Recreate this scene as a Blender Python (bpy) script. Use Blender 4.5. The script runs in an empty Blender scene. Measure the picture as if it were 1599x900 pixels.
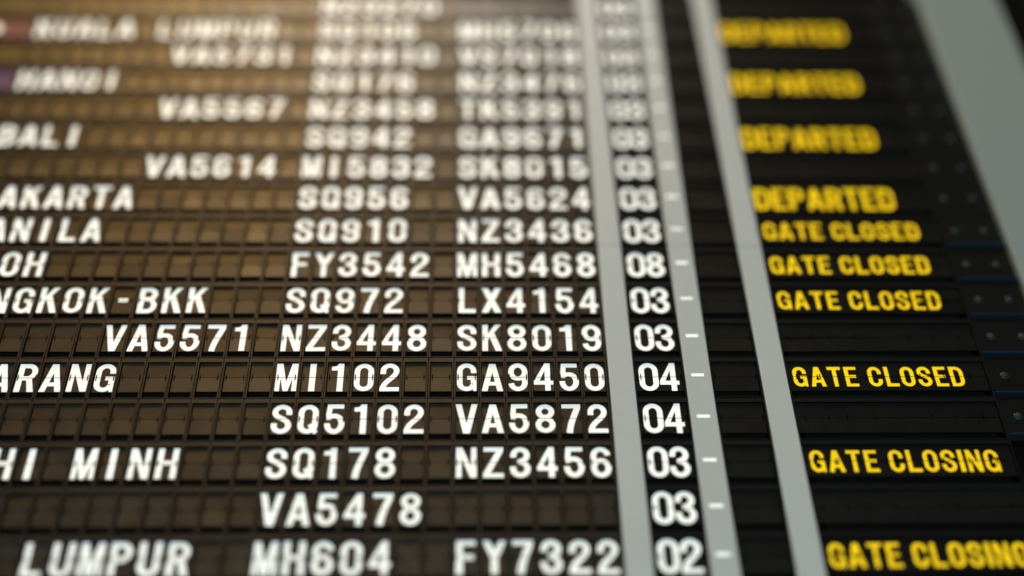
import bpy, bmesh, math, random
from mathutils import Matrix, Vector
from mathutils.geometry import delaunay_2d_cdt

random.seed(7)
S = 0.03            # one flap cell is 3 cm wide
R = 1.9691          # height of one row, in cells
Z0 = 3.21           # world height of row 0
scene = bpy.context.scene
COL = scene.collection

def W(X, row, out=0.0):
    """board coordinates (cell, row, cells in front of the board face) -> world"""
    return Vector((X * S, -out * S, Z0 - row * R * S))

# ------------------------------------------------------------------ camera
cam_d = bpy.data.cameras.new('camera')
cam = bpy.data.objects.new('camera', cam_d)
COL.objects.link(cam)
RM = ((9.99542808e-01, 1.93869398e-02, -2.32017532e-02),
      (5.27100768e-04, 7.56082661e-01, 6.54475921e-01),
      (3.02307286e-02, -6.54188930e-01, 7.55726767e-01))
def bv(v):
    return Vector((v[0], v[2], -v[1]))
right, down, fwd = bv(RM[0]), bv(RM[1]), bv(RM[2])
M = Matrix((right, -down, -fwd)).transposed().to_4x4()
M.translation = Vector((7.2545 * S, -40.0358 * S, Z0 - 53.6735 * S))
cam.matrix_world = M
cam_d.sensor_width = 36
cam_d.lens = 2000 / 1599 * 36
cam_d.clip_start = 0.05
cam_d.clip_end = 200
cam_d.dof.use_dof = True
focus = (W(7, 12.0) - M.translation).dot(fwd)
cam_d.dof.focus_distance = focus
cam_d.dof.aperture_fstop = 0.50
scene.camera = cam

# ------------------------------------------------------------------ world and lamps (an indoor hall)
world = bpy.data.worlds.new('World')
scene.world = world
world.use_nodes = True
bg = world.node_tree.nodes['Background']
bg.inputs[0].default_value = (0.75, 0.9, 1.0, 1)
bg.inputs[1].default_value = 0.006

def area(name, loc, target, size, size_y, power, color):
    l = bpy.data.lights.new(name, 'AREA')
    l.shape = 'RECTANGLE'; l.size = size; l.size_y = size_y
    l.energy = power; l.color = color
    o = bpy.data.objects.new(name, l)
    COL.objects.link(o)
    o.location = loc
    o.rotation_euler = (Vector(target) - Vector(loc)).to_track_quat('-Z', 'Y').to_euler()
    return o

C0 = W(5, 9)
# warm ceiling lamp up to the left: its soft reflection is the amber sheen in the upper left of the board
hot = W(-2.4, 0.0)
vd = (hot - M.translation).normalized()
rd = Vector((vd.x - 0.02, -vd.y, vd.z + 0.06)).normalized()
area('warm_ceiling_lamp', hot + rd * 3.4, hot, 1.6, 1.0, 112, (1.0, 0.54, 0.13))
# broad cool fill added low in front, below the mirror angle, brightens the print
area('cool_front_fill', (-0.4, -5.2, 0.9), W(4, 2), 3.0, 1.2, 322, (0.82, 0.985, 1.0))
# soft cool fill added high above the board to brighten the upper print
area('upper_fill', (-0.1, -0.42, 4.6), W(5, 3), 1.2, 0.22, 24, (0.86, 0.98, 1.0))

scene.view_settings.view_transform = 'Standard'
scene.view_settings.look = 'None'
scene.view_settings.exposure = 0.0
scene.view_settings.gamma = 1.0

# ------------------------------------------------------------------ materials
def material(name, base, rough, spec=0.5, vary=0.0, grain=0.0, grain_scale=900, metallic=0.0, smudge=0.0):
    m = bpy.data.materials.new(name); m.use_nodes = True
    nt = m.node_tree; b = nt.nodes['Principled BSDF']
    b.inputs['Base Color'].default_value = (*base, 1)
    b.inputs['Roughness'].default_value = rough
    b.inputs['Specular IOR Level'].default_value = spec
    b.inputs['Metallic'].default_value = metallic
    geo = nt.nodes.new('ShaderNodeNewGeometry')
    if vary:
        oi = nt.nodes.new('ShaderNodeObjectInfo')
        no = nt.nodes.new('ShaderNodeTexNoise'); no.inputs['Scale'].default_value = 60
        nt.links.new(geo.outputs['Position'], no.inputs['Vector'])
        ad = nt.nodes.new('ShaderNodeMath'); ad.operation = 'ADD'
        nt.links.new(oi.outputs['Random'], ad.inputs[0]); nt.links.new(no.outputs['Fac'], ad.inputs[1])
        mr = nt.nodes.new('ShaderNodeMapRange')
        mr.inputs[1].default_value = 0.2; mr.inputs[2].default_value = 1.8
        mr.inputs[3].default_value = 1 - vary; mr.inputs[4].default_value = 1 + vary
        nt.links.new(ad.outputs[0], mr.inputs[0])
        hs = nt.nodes.new('ShaderNodeHueSaturation')
        hs.inputs['Color'].default_value = (*base, 1)
        nt.links.new(mr.outputs[0], hs.inputs['Value'])
        nt.links.new(hs.outputs[0], b.inputs['Base Color'])
    if smudge:
        n2 = nt.nodes.new('ShaderNodeTexNoise'); n2.inputs['Scale'].default_value = 35
        n2.inputs['Detail'].default_value = 5
        nt.links.new(geo.outputs['Position'], n2.inputs['Vector'])
        m2 = nt.nodes.new('ShaderNodeMapRange')
        m2.inputs[1].default_value = 0.3; m2.inputs[2].default_value = 0.7
        m2.inputs[3].default_value = rough - smudge; m2.inputs[4].default_value = rough + smudge
        nt.links.new(n2.outputs['Fac'], m2.inputs[0]); nt.links.new(m2.outputs[0], b.inputs['Roughness'])
    if grain:
        n3 = nt.nodes.new('ShaderNodeTexNoise'); n3.inputs['Scale'].default_value = grain_scale
        nt.links.new(geo.outputs['Position'], n3.inputs['Vector'])
        bp = nt.nodes.new('ShaderNodeBump'); bp.inputs['Strength'].default_value = grain
        bp.inputs['Distance'].default_value = 0.0005
        nt.links.new(n3.outputs['Fac'], bp.inputs['Height'])
        nt.links.new(bp.outputs[0], b.inputs['Normal'])
    return m

M_FLAP = material('flap_plastic', (0.0062, 0.0040, 0.0018), 0.44, 0.45, vary=0.3, grain=0.25, smudge=0.05)
M_HOUSE = material('housing_plastic', (0.0068, 0.0046, 0.0025), 0.45, 0.34, vary=0.25, grain=0.2, smudge=0.05)
M_DARK = material('inner_black', (0.0015, 0.0015, 0.0015), 0.8, 0.04)
M_FLAP2 = material('field_flap_black', (0.0035, 0.004, 0.0038), 0.45, 0.12, vary=0.2, grain=0.2, smudge=0.05)
M_HOUSE2 = material('field_housing_black', (0.0035, 0.004, 0.004), 0.45, 0.12, vary=0.2, grain=0.2)
M_WHITE = material('white_print', (0.88, 0.88, 0.87), 0.5, 0.4, vary=0.09)
M_YELLOW = material('yellow_print', (0.93, 0.60, 0.004), 0.5, 0.2, vary=0.10)
M_GREY = material('grey_painted_metal', (0.295, 0.31, 0.31), 0.47, 0.45, vary=0.04, grain=0.12, smudge=0.05)
M_FRAME = material('grey_frame_metal', (0.138, 0.165, 0.162), 0.5, 0.4, vary=0.05, grain=0.12, smudge=0.05)
M_PINK = material('red_flap_print', (0.075, 0.018, 0.028), 0.5, 0.4)
M_PURPLE = material('purple_flap_print', (0.032, 0.012, 0.075), 0.5, 0.4)
M_BLUE = material('blue_acrylic', (0.004, 0.024, 0.048), 0.45, 0.08)
M_LAMP = material('unlit_lamp_lens', (0.013, 0.024, 0.022), 0.38, 0.11)

# ------------------------------------------------------------------ helpers
def link(name, mesh, parent=None, loc=None):
    o = bpy.data.objects.new(name, mesh)
    COL.objects.link(o)
    if parent is not None: o.parent = parent
    if loc is not None: o.location = loc
    return o

def empty(name, loc, label, cat, group=None):
    o = bpy.data.objects.new(name, None)
    COL.objects.link(o)
    o.location = loc; o.empty_display_size = 0.02
    o['label'] = label; o['category'] = cat
    if group: o['group'] = group
    return o

def mesh_from_bm(name, bm, mats):
    bmesh.ops.recalc_face_normals(bm, faces=bm.faces)
    me = bpy.data.meshes.new(name); bm.to_mesh(me); bm.free()
    for m in (mats if isinstance(mats, (list, tuple)) else [mats]): me.materials.append(m)
    return me

def box_bm(bm, x0, x1, y0, y1, z0, z1, bevel=0.0):
    """box in cells; y is depth (minus is towards the viewer)"""
    vs = [bm.verts.new((x * S, y * S, z * S)) for x in (x0, x1) for y in (y0, y1) for z in (z0, z1)]
    fs = [(0, 1, 3, 2), (4, 6, 7, 5), (0, 4, 5, 1), (2, 3, 7, 6), (0, 2, 6, 4), (1, 5, 7, 3)]
    faces = [bm.faces.new([vs[i] for i in f]) for f in fs]
    if bevel:
        es = {e for f in faces for e in f.edges}
        bmesh.ops.bevel(bm, geom=list(es), offset=bevel * S, segments=2, affect='EDGES', profile=0.5)

def box_mesh(name, dims, mat, bevel=0.0):
    bm = bmesh.new(); box_bm(bm, *dims, bevel=bevel)
    return mesh_from_bm(name, bm, mat)

# ------------------------------------------------------------------ lettering, drawn as outlines
def rc(x0, y0, x1, y1): return [(x0, y0), (x1, y0), (x1, y1), (x0, y1)]
def arc(cx, cy, rx, ry, a0, a1, n=None):
    n = n or max(3, int(abs(a1 - a0) / 12))
    return [(cx + rx * math.cos(math.radians(a0 + (a1 - a0) * i / n)),
             cy + ry * math.sin(math.radians(a0 + (a1 - a0) * i / n))) for i in range(n + 1)]
def bez(p0, p1, p2, p3, n=10):
    o = []
    for i in range(n + 1):
        t = i / n; u = 1 - t
        o.append(tuple(u**3*a + 3*u*u*t*b + 3*u*t*t*c + t**3*d for a, b, c, d in zip(p0, p1, p2, p3)))
    return o
def stroke(path, w=0.218, wh=0.2, closed=False):
    """quads along a path; a little thinner where it runs level"""
    P = [path[0]]
    for p in path[1:]:
        if math.dist(p, P[-1]) > 1e-4: P.append(p)
    if closed and math.dist(P[0], P[-1]) < 1e-4: P.pop()
    n = len(P); L = []; Rr = []
    for i in range(n):
        a = P[(i - 1) % n] if (closed or i > 0) else P[i]
        b = P[(i + 1) % n] if (closed or i < n - 1) else P[i]
        dx, dy = b[0] - a[0], b[1] - a[1]; d = math.hypot(dx, dy)
        nx, ny = -dy / d, dx / d
        hw = (w * abs(nx) ** 2 + wh * abs(ny) ** 2) / 2
        L.append((P[i][0] + nx * hw, P[i][1] + ny * hw)); Rr.append((P[i][0] - nx * hw, P[i][1] - ny * hw))
    return [[L[i], L[(i + 1) % n], Rr[(i + 1) % n], Rr[i]] for i in range(n if closed else n - 1)]
def mir(q): return [(-x, y) for x, y in reversed(q)]
def rot180(qs): return [[(-x, -y) for x, y in q] for q in qs]
T, B = 0.665, -0.665
def make_glyphs():
    g = {}
    ring = arc(0, .285, .27, .28, 0, 180) + arc(0, -.285, .27, .28, 180, 360)
    g['O'] = stroke(ring, closed=True); g['0'] = g['O']
    g['Q'] = g['O'] + [[(.0, -.30), (.13, -.20), (.40, -.58), (.27, -.70)]]
    g['C'] = stroke([(.27, .17), (.27, .285)] + arc(0, .285, .27, .28, 0, 180) + arc(0, -.285, .27, .28, 180, 360) + [(.27, -.17)])
    g['G'] = stroke([(.27, .2), (.27, .285)] + arc(0, .285, .27, .28, 0, 180) + arc(0, -.285, .27, .28, 180, 345)) + \
             [rc(.02, -.12, .38, .06), rc(.25, B, .38, -.1), rc(.16, -.3, .3, -.1)]
    g['S'] = stroke([(.265, .2), (.265, .31)] + arc(0, .31, .265, .255, 0, 180) +
                    bez((-.265, .31), (-.265, .02), (.27, .06), (.27, -.3), 14) + arc(0, -.3, .27, .265, 0, -180) + [(-.27, -.19)])
    g['8'] = stroke(arc(0, .32, .245, .245, 0, 360), closed=True) + stroke(arc(0, -.285, .27, .28, 0, 360), closed=True)
    g['3'] = stroke([(-.255, .22), (-.255, .31)] + arc(0, .31, .25, .255, 180, -90)) + \
             stroke(arc(0, -.28, .27, .285, 90, -180) + [(-.27, -.19)]) + [rc(-.1, -.06, .02, .12)]
    g['2'] = stroke([(-.26, .16), (-.26, .3)] + arc(0, .3, .26, .265, 180, 0) +
                    bez((.26, .3), (.26, .02), (-.2, -.16), (-.25, -.5), 12)) + [rc(-.375, B, .375, -.475)]
    g['5'] = [rc(-.28, .475, .33, T), [(-.35, -.04), (-.145, -.04), (-.09, T), (-.29, T)]] + \
             stroke(bez((-.25, .0), (-.2, .13), (-.1, .14), (0, .14), 5) + arc(0, -.2125, .27, .3525, 90, -180) + [(-.27, -.19)])
    six = stroke(arc(0, .27, .265, .295, 5, 180) + [(-.27, -.25)]) + stroke(arc(0, -.25, .27, .315, 0, 360), closed=True)
    g['6'] = six; g['9'] = rot180(six)
    g['1'] = [rc(-.03, B, .2, T), [(-.27, .34), (-.02, .34), (-.02, T), (-.04, .6), (-.1, .545), (-.27, .52)]]
    g['4'] = [rc(.05, B, .265, T), rc(-.38, -.37, .375, -.18), [(-.38, -.185), (-.17, -.2), (.06, .34), (.06, T)]]
    g['7'] = [rc(-.36, .475, .36, T)] + stroke(bez((.245, .5), (.1, .1), (-.06, -.25), (-.09, B), 8), w=.235)
    leg = [(-.42, B), (-.19, B), (.09, T), (-.125, T)]
    g['A'] = [leg, mir(leg), rc(-.22, -.40, .22, -.22)]
    g['V'] = [[(x, -y) for x, y in reversed(q)] for q in (leg, mir(leg))]
    st = rc(-.37, B, -.15, T)
    g['B'] = [st] + stroke([(-.26, .565), (.03, .565)] + arc(.03, .315, .215, .25, 90, -90) + [(-.26, .065)]) + \
             stroke([(-.26, .045), (.04, .045)] + arc(.04, -.26, .235, .305, 90, -90) + [(-.26, -.565)])
    g['D'] = [st] + stroke([(-.26, .565), (0, .565)] + arc(0, .265, .27, .30, 90, 0) + arc(0, -.265, .27, .30, 0, -90) + [(-.26, -.565)])
    e = rc(-.34, B, -.12, T)
    g['F'] = [e, rc(-.2, .475, .34, T), rc(-.2, -.08, .28, .11)]
    g['E'] = g['F'] + [rc(-.2, B, .35, -.475)]
    g['L'] = [e, rc(-.2, B, .35, -.465)]
    g['H'] = [rc(-.38, B, -.16, T), rc(.16, B, .38, T), rc(-.2, -.07, .2, .12)]
    g['I'] = [rc(-.12, B, .12, T)]
    g['J'] = stroke([(.2, T), (.2, -.28)] + arc(-.03, -.28, .23, .285, 0, -180) + [(-.26, -.16)])
    g['K'] = [rc(-.38, B, -.16, T), [(-.2, -.16), (-.2, .14), (.12, T), (.37, T)], [(-.1, .08), (.1, .24), (.41, B), (.15, B)]]
    d = [(-.40, T), (-.18, T), (.09, B), (-.09, B)]
    g['M'] = [rc(-.42, B, -.235, T), rc(.235, B, .42, T), d, mir(d)]
    g['N'] = [rc(-.38, B, -.175, T), rc(.175, B, .38, T), [(-.36, T), (-.15, T), (.36, B), (.15, B)]]
    bowl = stroke([(-.26, .565), (.02, .565)] + arc(.02, .275, .245, .29, 90, -90) + [(-.26, -.015)])
    g['P'] = [st] + bowl
    g['R'] = [st] + bowl + [[(-.02, .02), (.2, .0), (.38, B), (.14, B)]]
    g['T'] = [rc(-.37, .47, .37, T), rc(-.11, B, .11, T)]
    g['U'] = stroke([(-.27, T), (-.27, -.285)] + arc(0, -.285, .27, .28, 180, 360) + [(.27, T)])
    x = [(-.40, T), (-.14, T), (.40, B), (.14, B)]
    g['X'] = [x, mir(x)]
    y = [(-.42, T), (-.17, T), (.11, .02), (.09, -.16), (-.11, -.05)]
    g['Y'] = [y, mir(y), rc(-.11, B, .11, .0)]
    g['Z'] = [rc(-.36, .475, .37, T), rc(-.38, B, .38, -.475), [(-.38, -.49), (-.12, -.49), (.37, .49), (.11, .49)]]
    g['-'] = [rc(-.19, -.09, .19, .1)]
    return g
GLYPH = make_glyphs()
HALF = {c: (max(x for q in G for x, y in q)) for c, G in GLYPH.items()}

def outline_mesh(name, polys, cuts, window, mat, z_sign, thick, out):
    """union of polys minus cuts inside window (a rectangle) -> mesh with hinge at the origin.
    thick == 0 gives flat print lying just in front of its flap."""
    faces = [window] + polys + cuts
    verts = []; idx = []
    for f in faces:
        area2 = sum(f[i][0] * f[(i + 1) % len(f)][1] - f[(i + 1) % len(f)][0] * f[i][1] for i in range(len(f)))
        f = f if area2 > 0 else f[::-1]
        idx.append(list(range(len(verts), len(verts) + len(f)))); verts += [Vector(p) for p in f]
    v, e, fo, ov, oe, of = delaunay_2d_cdt(verts, [], idx, 1, 1e-5)
    np_ = len(polys)
    bm = bmesh.new(); bvs = {}
    for f, src in zip(fo, of):
        s = set(src)
        if 0 not in s: continue
        if not any(1 <= k <= np_ for k in s): continue
        if any(k > np_ for k in s): continue
        a, b, c = (v[i] for i in f[:3])
        if abs((b - a).cross(c - a)) < 1e-9: continue
        ring = []
        for i in f:
            if i not in bvs: bvs[i] = bm.verts.new((v[i].x * S, -out * S, v[i].y * S))
            ring.append(bvs[i])
        try: bm.faces.new(ring)
        except ValueError: pass
    if not bm.faces:
        bm.free(); return None
    if thick:
        bmesh.ops.dissolve_limit(bm, angle_limit=0.01, verts=bm.verts, edges=bm.edges)
        be = [e for e in bm.edges if e.is_boundary]
        ret = bmesh.ops.extrude_edge_only(bm, edges=be)
        for el in ret['geom']:
            if isinstance(el, bmesh.types.BMVert): el.co.y += thick * S
    me = bpy.data.meshes.new(name)
    for f in bm.faces: f.normal_update()
    flip = [f for f in bm.faces if not thick and f.normal.y > 0]
    if flip: bmesh.ops.reverse_faces(bm, faces=flip)
    if thick: bmesh.ops.recalc_face_normals(bm, faces=bm.faces)
    bm.to_mesh(me); bm.free(); me.materials.append(mat)
    return me

GAP = 0.011                     # half of the slit along the hinge
FH_UP, FH_LO = 0.70, 0.68       # flap heights
def slots(xs, w=0.042, h=0.14):
    return [rc(x - w / 2, -h, x + w / 2, h) for x in xs]
def flap_pair(name, hw, sx, mat, mats_override=None):
    cuts = slots(sx)
    up = outline_mesh(name + '_upper', [rc(-hw, GAP, hw, FH_UP)], cuts, rc(-hw - 1, GAP, hw + 1, 2), mat, 1, 0.02, 0)
    lo = outline_mesh(name + '_lower', [rc(-hw, -FH_LO, hw, -GAP)], cuts, rc(-hw - 1, -2, hw + 1, -GAP), mat, 1, 0.02, 0)
    return up, lo
def text_pair(name, text, sx, mat, fx=1.0, fy=1.0, gap=0.11, x0=None, space=.42):
    """print of a whole word, cut at the hinge and at the pivot slots"""
    polys = []; x = 0.0
    if x0 is None:
        for q in GLYPH[text]: polys.append([(px * fx, py * fy) for px, py in q])
    else:
        x = x0
        for c in text:
            if c == ' ': x += space; continue
            h = HALF[c] * fx
            for q in GLYPH[c]: polys.append([(x + h + px * fx, py * fy) for px, py in q])
            x += 2 * h + gap
    cuts = slots(sx, 0.046, 0.145)
    up = outline_mesh(name + '_up', polys, cuts, rc(-9, GAP + .002, 9, 2), mat, 1, 0, 0.006)
    lo = outline_mesh(name + '_lo', polys, cuts, rc(-9, -2, 9, -GAP - .002), mat, 1, 0, 0.006)
    return up, lo

# ------------------------------------------------------------------ module housing: bevelled frame round a deep dark well
ZT, ZB = 0.392 * R, -0.472 * R            # window top and bottom, from the hinge
def housing_mesh(name, hw, mat, side=0.053, depth=0.55):
    ow = hw + side
    zt, zb = 0.492 * R, -0.492 * R
    c = 0.010
    def loop(x, t, b, y): return [(-x, y, b), (x, y, b), (x, y, t), (-x, y, t)]
    loops = [loop(ow, zt, zb, depth), loop(ow, zt, zb, c), loop(ow - c, zt - c, zb + c, 0),
             loop(hw + c * .8, ZT + c, ZB - c * .8, 0), loop(hw, ZT, ZB, c), loop(hw, ZT, ZB, depth)]
    bm = bmesh.new()
    vs = [[bm.verts.new((x * S, y * S, z * S)) for x, y, z in L] for L in loops]
    for k, (a, b) in enumerate(zip(vs, vs[1:])):
        for i in range(4):
            f = bm.faces.new((a[i], a[(i + 1) % 4], b[(i + 1) % 4], b[i]))
            if k == 4: f.material_index = 1  # well walls painted near-black, standing in for the shade inside
    f = bm.faces.new(vs[-1]); f.material_index = 1
    # the drum and its hanging stack of flaps behind the two that show
    box_bm(bm, -hw * .93, hw * .93, .22, .45, ZB + .1, ZT - .03)
    for f in bm.faces[-6:]: f.material_index = 1
    me = bpy.data.meshes.new(name)
    bmesh.ops.recalc_face_normals(bm, faces=bm.faces)
    bm.to_mesh(me); bm.free(); me.materials.append(mat); me.materials.append(M_DARK)
    return me

RECESS = 0.10
LIFT = 0.08 * S        # the hinge sits a little above the middle of the module
def put_flaps(parent, pair, prints, tilt=0.9, reading=None):
    """parent is the housing; hang the two flaps at the hinge, with their print"""
    for k, me in enumerate(pair):
        o = link('upper_flap' if k == 0 else 'lower_flap', me, parent, (0, RECESS * S, LIFT))
        a = math.radians(random.gauss(0, tilt) + (-.5 if k else .5)); b = math.radians(random.gauss(0, tilt * .35))
        o.rotation_euler = (a, 0, b)
        if prints and prints[k]:
            p = link('printed_character' if len(reading) == 1 else 'printed_word', prints[k], parent, (0, RECESS * S, LIFT))
            p.rotation_euler = (a, 0, b)
            p['label'] = ('upper' if k == 0 else 'lower') + ' half of ' + reading_color + ' ' + reading

CELL_SLOT = (-.335, .335)
H_CELL = housing_mesh('cell_housing', 0.428, M_HOUSE, side=0.064)
F_CELL = flap_pair('cell_flap', 0.405, CELL_SLOT, M_FLAP)
PRINT = {}
def char_print(c):
    if c not in PRINT: PRINT[c] = text_pair('char_' + ('dash' if c == '-' else c), c, CELL_SLOT, M_WHITE)
    return PRINT[c]

# ------------------------------------------------------------------ what the board says
ROWS = [  # destination field (cells -14 ..), or (start, text); flight A; flight B; gate; status
    ('', 'NZ3270', '', '03', ''),
    ('KUALA LUMPUR', 'SQ106', 'MH5706', '03', 'DEPARTED'),
    ('       VA5731', 'NZ3410', 'VS7018', '03', ''),
    ('HANOI', 'SQ176', 'NZ3476', '03', 'DEPARTED'),
    ('       VA5567', 'NZ3458', 'TK5391', '03', ''),
    ('BALI', 'SQ942', 'GA9671', '03', 'DEPARTED'),
    ('       VA5614', 'MI5832', 'SK8015', '03', ''),
    ('JAKARTA', 'SQ956', 'VA5624', '03', 'DEPARTED'),
    ('MANILA', 'SQ910', 'NZ3436', '03', 'GATE CLOSED'),
    ('IPOH', 'FY3542', 'MH5468', '08', 'GATE CLOSED'),
    ('BANGKOK-BKK', 'SQ972', 'LX4154', '03', 'GATE CLOSED'),
    ('       VA5571', 'NZ3448', 'SK8019', '03', ''),
    ('SEMARANG', 'MI102', 'GA9450', '04', 'GATE CLOSED'),
    ('', 'SQ5102', 'VA5872', '04', ''),
    ('HO CHI MINH', 'SQ178', 'NZ3456', '03', 'GATE CLOSING'),
    ('', 'VA5478', '', '03', ''),
    ('KUALA LUMPUR', 'MH604', 'FY7322', '02', 'GATE CLOSING'),
]
FIRST = [-14, -14, -14, -14, -14, -14, -14, -14, -14, -14, -13, -13, -12, -12, -11, -11, -10]   # leftmost cell the photo reaches

def first_x(r):
    return FIRST[r]

def line(name, r, start, end, text, base, label, cat, group):
    root = empty(name, W((start + end) / 2, r), label, cat, group)
    for c in range(start, end + 1):
        i = c - base
        ch = text[i] if 0 <= i < len(text) else ' '
        loc = W(c, r) - root.location
        h = link('flap_module', H_CELL, root, loc)
        put_flaps(h, F_CELL, None if ch == ' ' else char_print(ch), reading=ch)
    return root

reading_color = 'white'
for r, (dest, fa, fb, gate, status) in enumerate(ROWS):
    start = first_x(r)
    seen = {7: 'AKARTA', 8: 'ANILA', 9: 'OH', 10: 'NGKOK-BKK', 12: 'ARANG', 14: 'HI MINH', 16: 'LUMPUR'}.get(r, dest.strip())
    if seen:
        what = 'dark row of split flaps showing %s in white, left of %s' % (seen, fa)
    else:
        what = 'dark row of blank split flaps to the left of %s' % fa
    line('destination_display', r, start, -1, dest, -14, what, 'flap display', 'destination lines of the departure board')
    line('flight_number_display', r, 0, 6, fa, 0, 'split flap flight number %s in white in the first code column' % fa,
         'flap display', 'flight numbers in the first code column')
    if fb: wb = 'split flap flight number %s in white beside the grey strip, right of %s' % (fb, fa)
    else: wb = 'blank split flaps between %s and the grey strip' % fa
    line('flight_number_display', r, 7, 12, fb, 7, wb, 'flap display', 'flight numbers in the second code column')

# ------------------------------------------------------------------ wide modules: terminal number, narrow blank, status
NUM_C = (13.55 + 15.54) / 2
H_NUM = housing_mesh('number_housing', 0.93, M_HOUSE2, side=0.055)
SL_NUM = (-.85, .85)
F_NUM = flap_pair('number_flap', 0.90, SL_NUM, M_FLAP2)
P_NUM = {}
def two(text):
    if text not in P_NUM:
        w = HALF[text[0]] + HALF[text[1]]
        P_NUM[text] = text_pair('num_' + text, text, (-.72, .0, .72), M_WHITE, fx=1.0, fy=1.02, gap=0.05, x0=-.79)
    return P_NUM[text]
BLK_C = (16.58 + 18.53) / 2
H_BLK = housing_mesh('narrow_housing', 0.90, M_HOUSE2, side=0.06)
F_BLK = flap_pair('narrow_flap', 0.87, (-.8, .8), M_FLAP2)
ST0, ST1 = 19.56, 27.62
ST_C = (ST0 + ST1) / 2; ST_H = (ST1 - ST0) / 2
H_ST = housing_mesh('status_housing', ST_H - .08, M_HOUSE2, side=0.06)
SL_ST = tuple(x - ST_C for x in (19.98, 20.9, 21.62, 22.7, 24.9, 25.85, 26.9))
F_ST = flap_pair('status_flap', ST_H - .11, SL_ST, M_FLAP2)
P_ST = {}
def status_print(t):
    if t not in P_ST:
        x0 = 19.84 - ST_C
        if t == 'DEPARTED':
            P_ST[t] = text_pair('st_departed', t, SL_ST, M_YELLOW, fx=.90, fy=1.0, gap=.12, x0=19.72 - ST_C)
        elif t == 'GATE CLOSED':
            P_ST[t] = text_pair('st_closed', t, SL_ST, M_YELLOW, fx=.705, fy=.72, gap=.135, x0=x0, space=.30)
        else:
            P_ST[t] = text_pair('st_closing', t, SL_ST, M_YELLOW, fx=.705, fy=.72, gap=.135, x0=x0, space=.30)
    return P_ST[t]

def single(name, r, xc, hmesh, pair, prints, reading, label, cat, group, color='white', tilt=.5):
    global reading_color
    reading_color = color
    root = empty(name, W(xc, r), label, cat, group)
    h = link('flap_module', hmesh, root)
    put_flaps(h, pair, prints, tilt=tilt, reading=reading)
    return root

for r, (dest, fa, fb, gate, status) in enumerate(ROWS):
    ref = fb or fa
    single('terminal_number_display', r, NUM_C, H_NUM, F_NUM, two(gate), gate,
           'black flap with large white %s between two grey strips, in the row of %s' % (gate, ref), 'flap display', 'white two digit numbers between the grey strips')
    single('blank_flap_display', r, BLK_C, H_BLK, F_BLK, None, '',
           'blank black flap right of the white dash, in the row of %s' % ref, 'flap display', 'blank black flaps between the grey strips')
    lab = ('long black flap reading %s in yellow, in the row of %s' % (status, ref)) if status else \
        ('long blank black flap in the status column, in the row of %s' % ref)
    single('status_display', r, ST_C, H_ST, F_ST, status_print(status) if status else None, status, lab,
           'flap display', 'status flaps right of the third grey strip', color='yellow')

# ------------------------------------------------------------------ airline emblem flaps, cut by the left edge
LG_H = 2.0; LG_C = -14.5 - LG_H
H_LG = housing_mesh('emblem_housing', LG_H - .065, M_HOUSE, side=0.053)
F_LG = flap_pair('emblem_flap', LG_H - .1, (-1.75, 1.75), M_FLAP)
F_PK = flap_pair('emblem_flap_red', LG_H - .1, (-1.75, 1.75), M_PINK)
F_PU = flap_pair('emblem_flap_purple', LG_H - .1, (-1.75, 1.75), M_PURPLE)
bird = [[(-1.2, -.1), (-.2, -.34), (.35, -.28), (.42, .06), (.1, .32), (-.4, .3)]]
def emblem():
    u = outline_mesh('emblem_up', bird, [], rc(-3, GAP, 3, 2), M_WHITE, 1, 0, .006)
    l = outline_mesh('emblem_lo', bird, [], rc(-3, -2, 3, -GAP), M_WHITE, 1, 0, .006)
    return u, l
EM = emblem()
for r in range(5):
    pair, pr, what = {1: (F_PK, EM, 'red flap with a white emblem, left of KUALA LUMPUR'),
                      3: (F_PU, None, 'purple airline flap just left of HANOI')}.get(
        r, (F_LG, None, 'blank brown airline flap at the left edge, in the row of %s' % ROWS[r][1]))
    root = empty('airline_emblem_display', W(LG_C, r), what, 'flap display', 'airline flaps at the left edge')
    h = link('flap_module', H_LG, root)
    for k, me in enumerate(pair):
        o = link('upper_flap' if k == 0 else 'lower_flap', me, h, (0, RECESS * S, LIFT))
        if pr:
            p = link('printed_emblem', pr[k], h, (0, RECESS * S, LIFT))

# ------------------------------------------------------------------ lamp panels right of the status column
LP0, LP1 = 27.64, 30.25
LP_C = (LP0 + LP1) / 2; LP_H = (LP1 - LP0) / 2
def lamp_mesh():
    bm = bmesh.new()
    prof = [(0.0, -.11), (.06, -.10), (.105, -.07), (.13, -.03), (.14, 0.0), (.17, 0.0), (.17, .05)]
    n = 16; rings = []
    tip = bm.verts.new((0, prof[0][1] * S, 0))
    for rr, y in prof[1:]:
        rings.append([bm.verts.new((rr * S * math.cos(2 * math.pi * i / n), y * S, rr * S * math.sin(2 * math.pi * i / n))) for i in range(n)])
    for i in range(n): bm.faces.new((tip, rings[0][i], rings[0][(i + 1) % n]))
    for a, b in zip(rings, rings[1:]):
        for i in range(n): bm.faces.new((a[i], b[i], b[(i + 1) % n], a[(i + 1) % n]))
    me = mesh_from_bm('indicator_lamp', bm, M_LAMP)
    for p in me.polygons: p.use_smooth = True
    return me
ME_LAMP = lamp_mesh()
ME_PANEL = box_mesh('lamp_panel', (-LP_H, LP_H, .12, .5, -.49 * R, .49 * R), M_HOUSE2, .015)
ME_LEDGE = box_mesh('blue_edge', (-LP_H + .02, LP_H - .02, -.02, .11, -.018, .018), M_BLUE)
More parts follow.
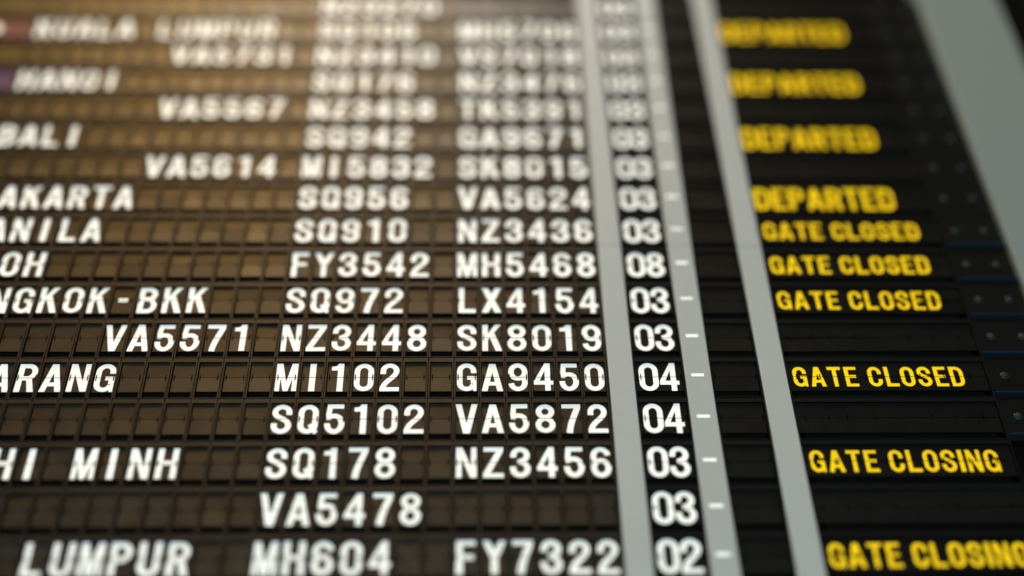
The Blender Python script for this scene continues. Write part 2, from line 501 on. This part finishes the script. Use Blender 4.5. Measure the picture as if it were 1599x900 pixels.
for r in range(-0, 14):
    root = empty('lamp_panel', W(LP_C, r),
                 'black panel with two unlit round lamps, in the row of %s' % (ROWS[r][2] or ROWS[r][1]),
                 'indicator panel', 'lamp panels right of the status flaps')
    link('panel', ME_PANEL, root)
    for X in (28.29, 29.57):
        link('indicator_lamp', ME_LAMP, root, ((X - LP_C) * S, .115 * S, .08 * R * S))
    if r >= 8: link('blue_edge', ME_LEDGE, root, (0, 0, -.38 * R * S))

# ------------------------------------------------------------------ grey strips between the columns
TOPR, BOTR, SEAM = -2.2, 18.5, 8.46
def strip(x0, x1, label, dash=False, bevel=.03, out=.06):
    root = empty('divider_strip', W((x0 + x1) / 2, BOTR), label, 'divider strip', 'grey strips between the board columns')
    hw = (x1 - x0) / 2 - .006
    for a, b in ((TOPR, SEAM - .004), (SEAM + .004, BOTR)):
        me = box_mesh('strip_section', (-hw, hw, -out, .5, (BOTR - b) * R, (BOTR - a) * R), M_GREY, bevel)
        link('strip_section', me, root)
    if dash:
        me = box_mesh('dash', (-.25, .25, -.012, .03, -.075, .075), M_WHITE, .008)
        for r in range(17):
            link('dash', me, root, ((16.04 - (x0 + x1) / 2) * S, -out * S, (BOTR - r + .03) * R * S))
    return root
strip(12.55, 13.55, 'plain grey strip left of the white two digit numbers')
strip(15.54, 16.58, 'grey strip carrying a column of small white dashes', dash=True)
strip(18.53, 19.56, 'plain grey strip just left of the yellow status words')

# ------------------------------------------------------------------ the board that carries everything
board = empty('departure_board_frame', W(10, BOTR), 'wide slanting grey edge frame of the departure board at the far right', 'board frame')
def bpart(name, x0, x1, y0, y1, ra, rb, mat, bevel=0.0):
    link(name, box_mesh(name, (x0 - 10, x1 - 10, y0, y1, (BOTR - rb) * R, (BOTR - ra) * R), mat, bevel), board)
bpart('side_frame', 30.27, 34.45, -.2, 1.2, TOPR - .5, BOTR, M_FRAME, .06)
bpart('back_panel', -20, 34.3, .62, 1.2, TOPR, BOTR, M_DARK)
bpart('outer_return', 34.46, 36.2, .5, 1.3, TOPR - .5, BOTR, M_DARK, .05)
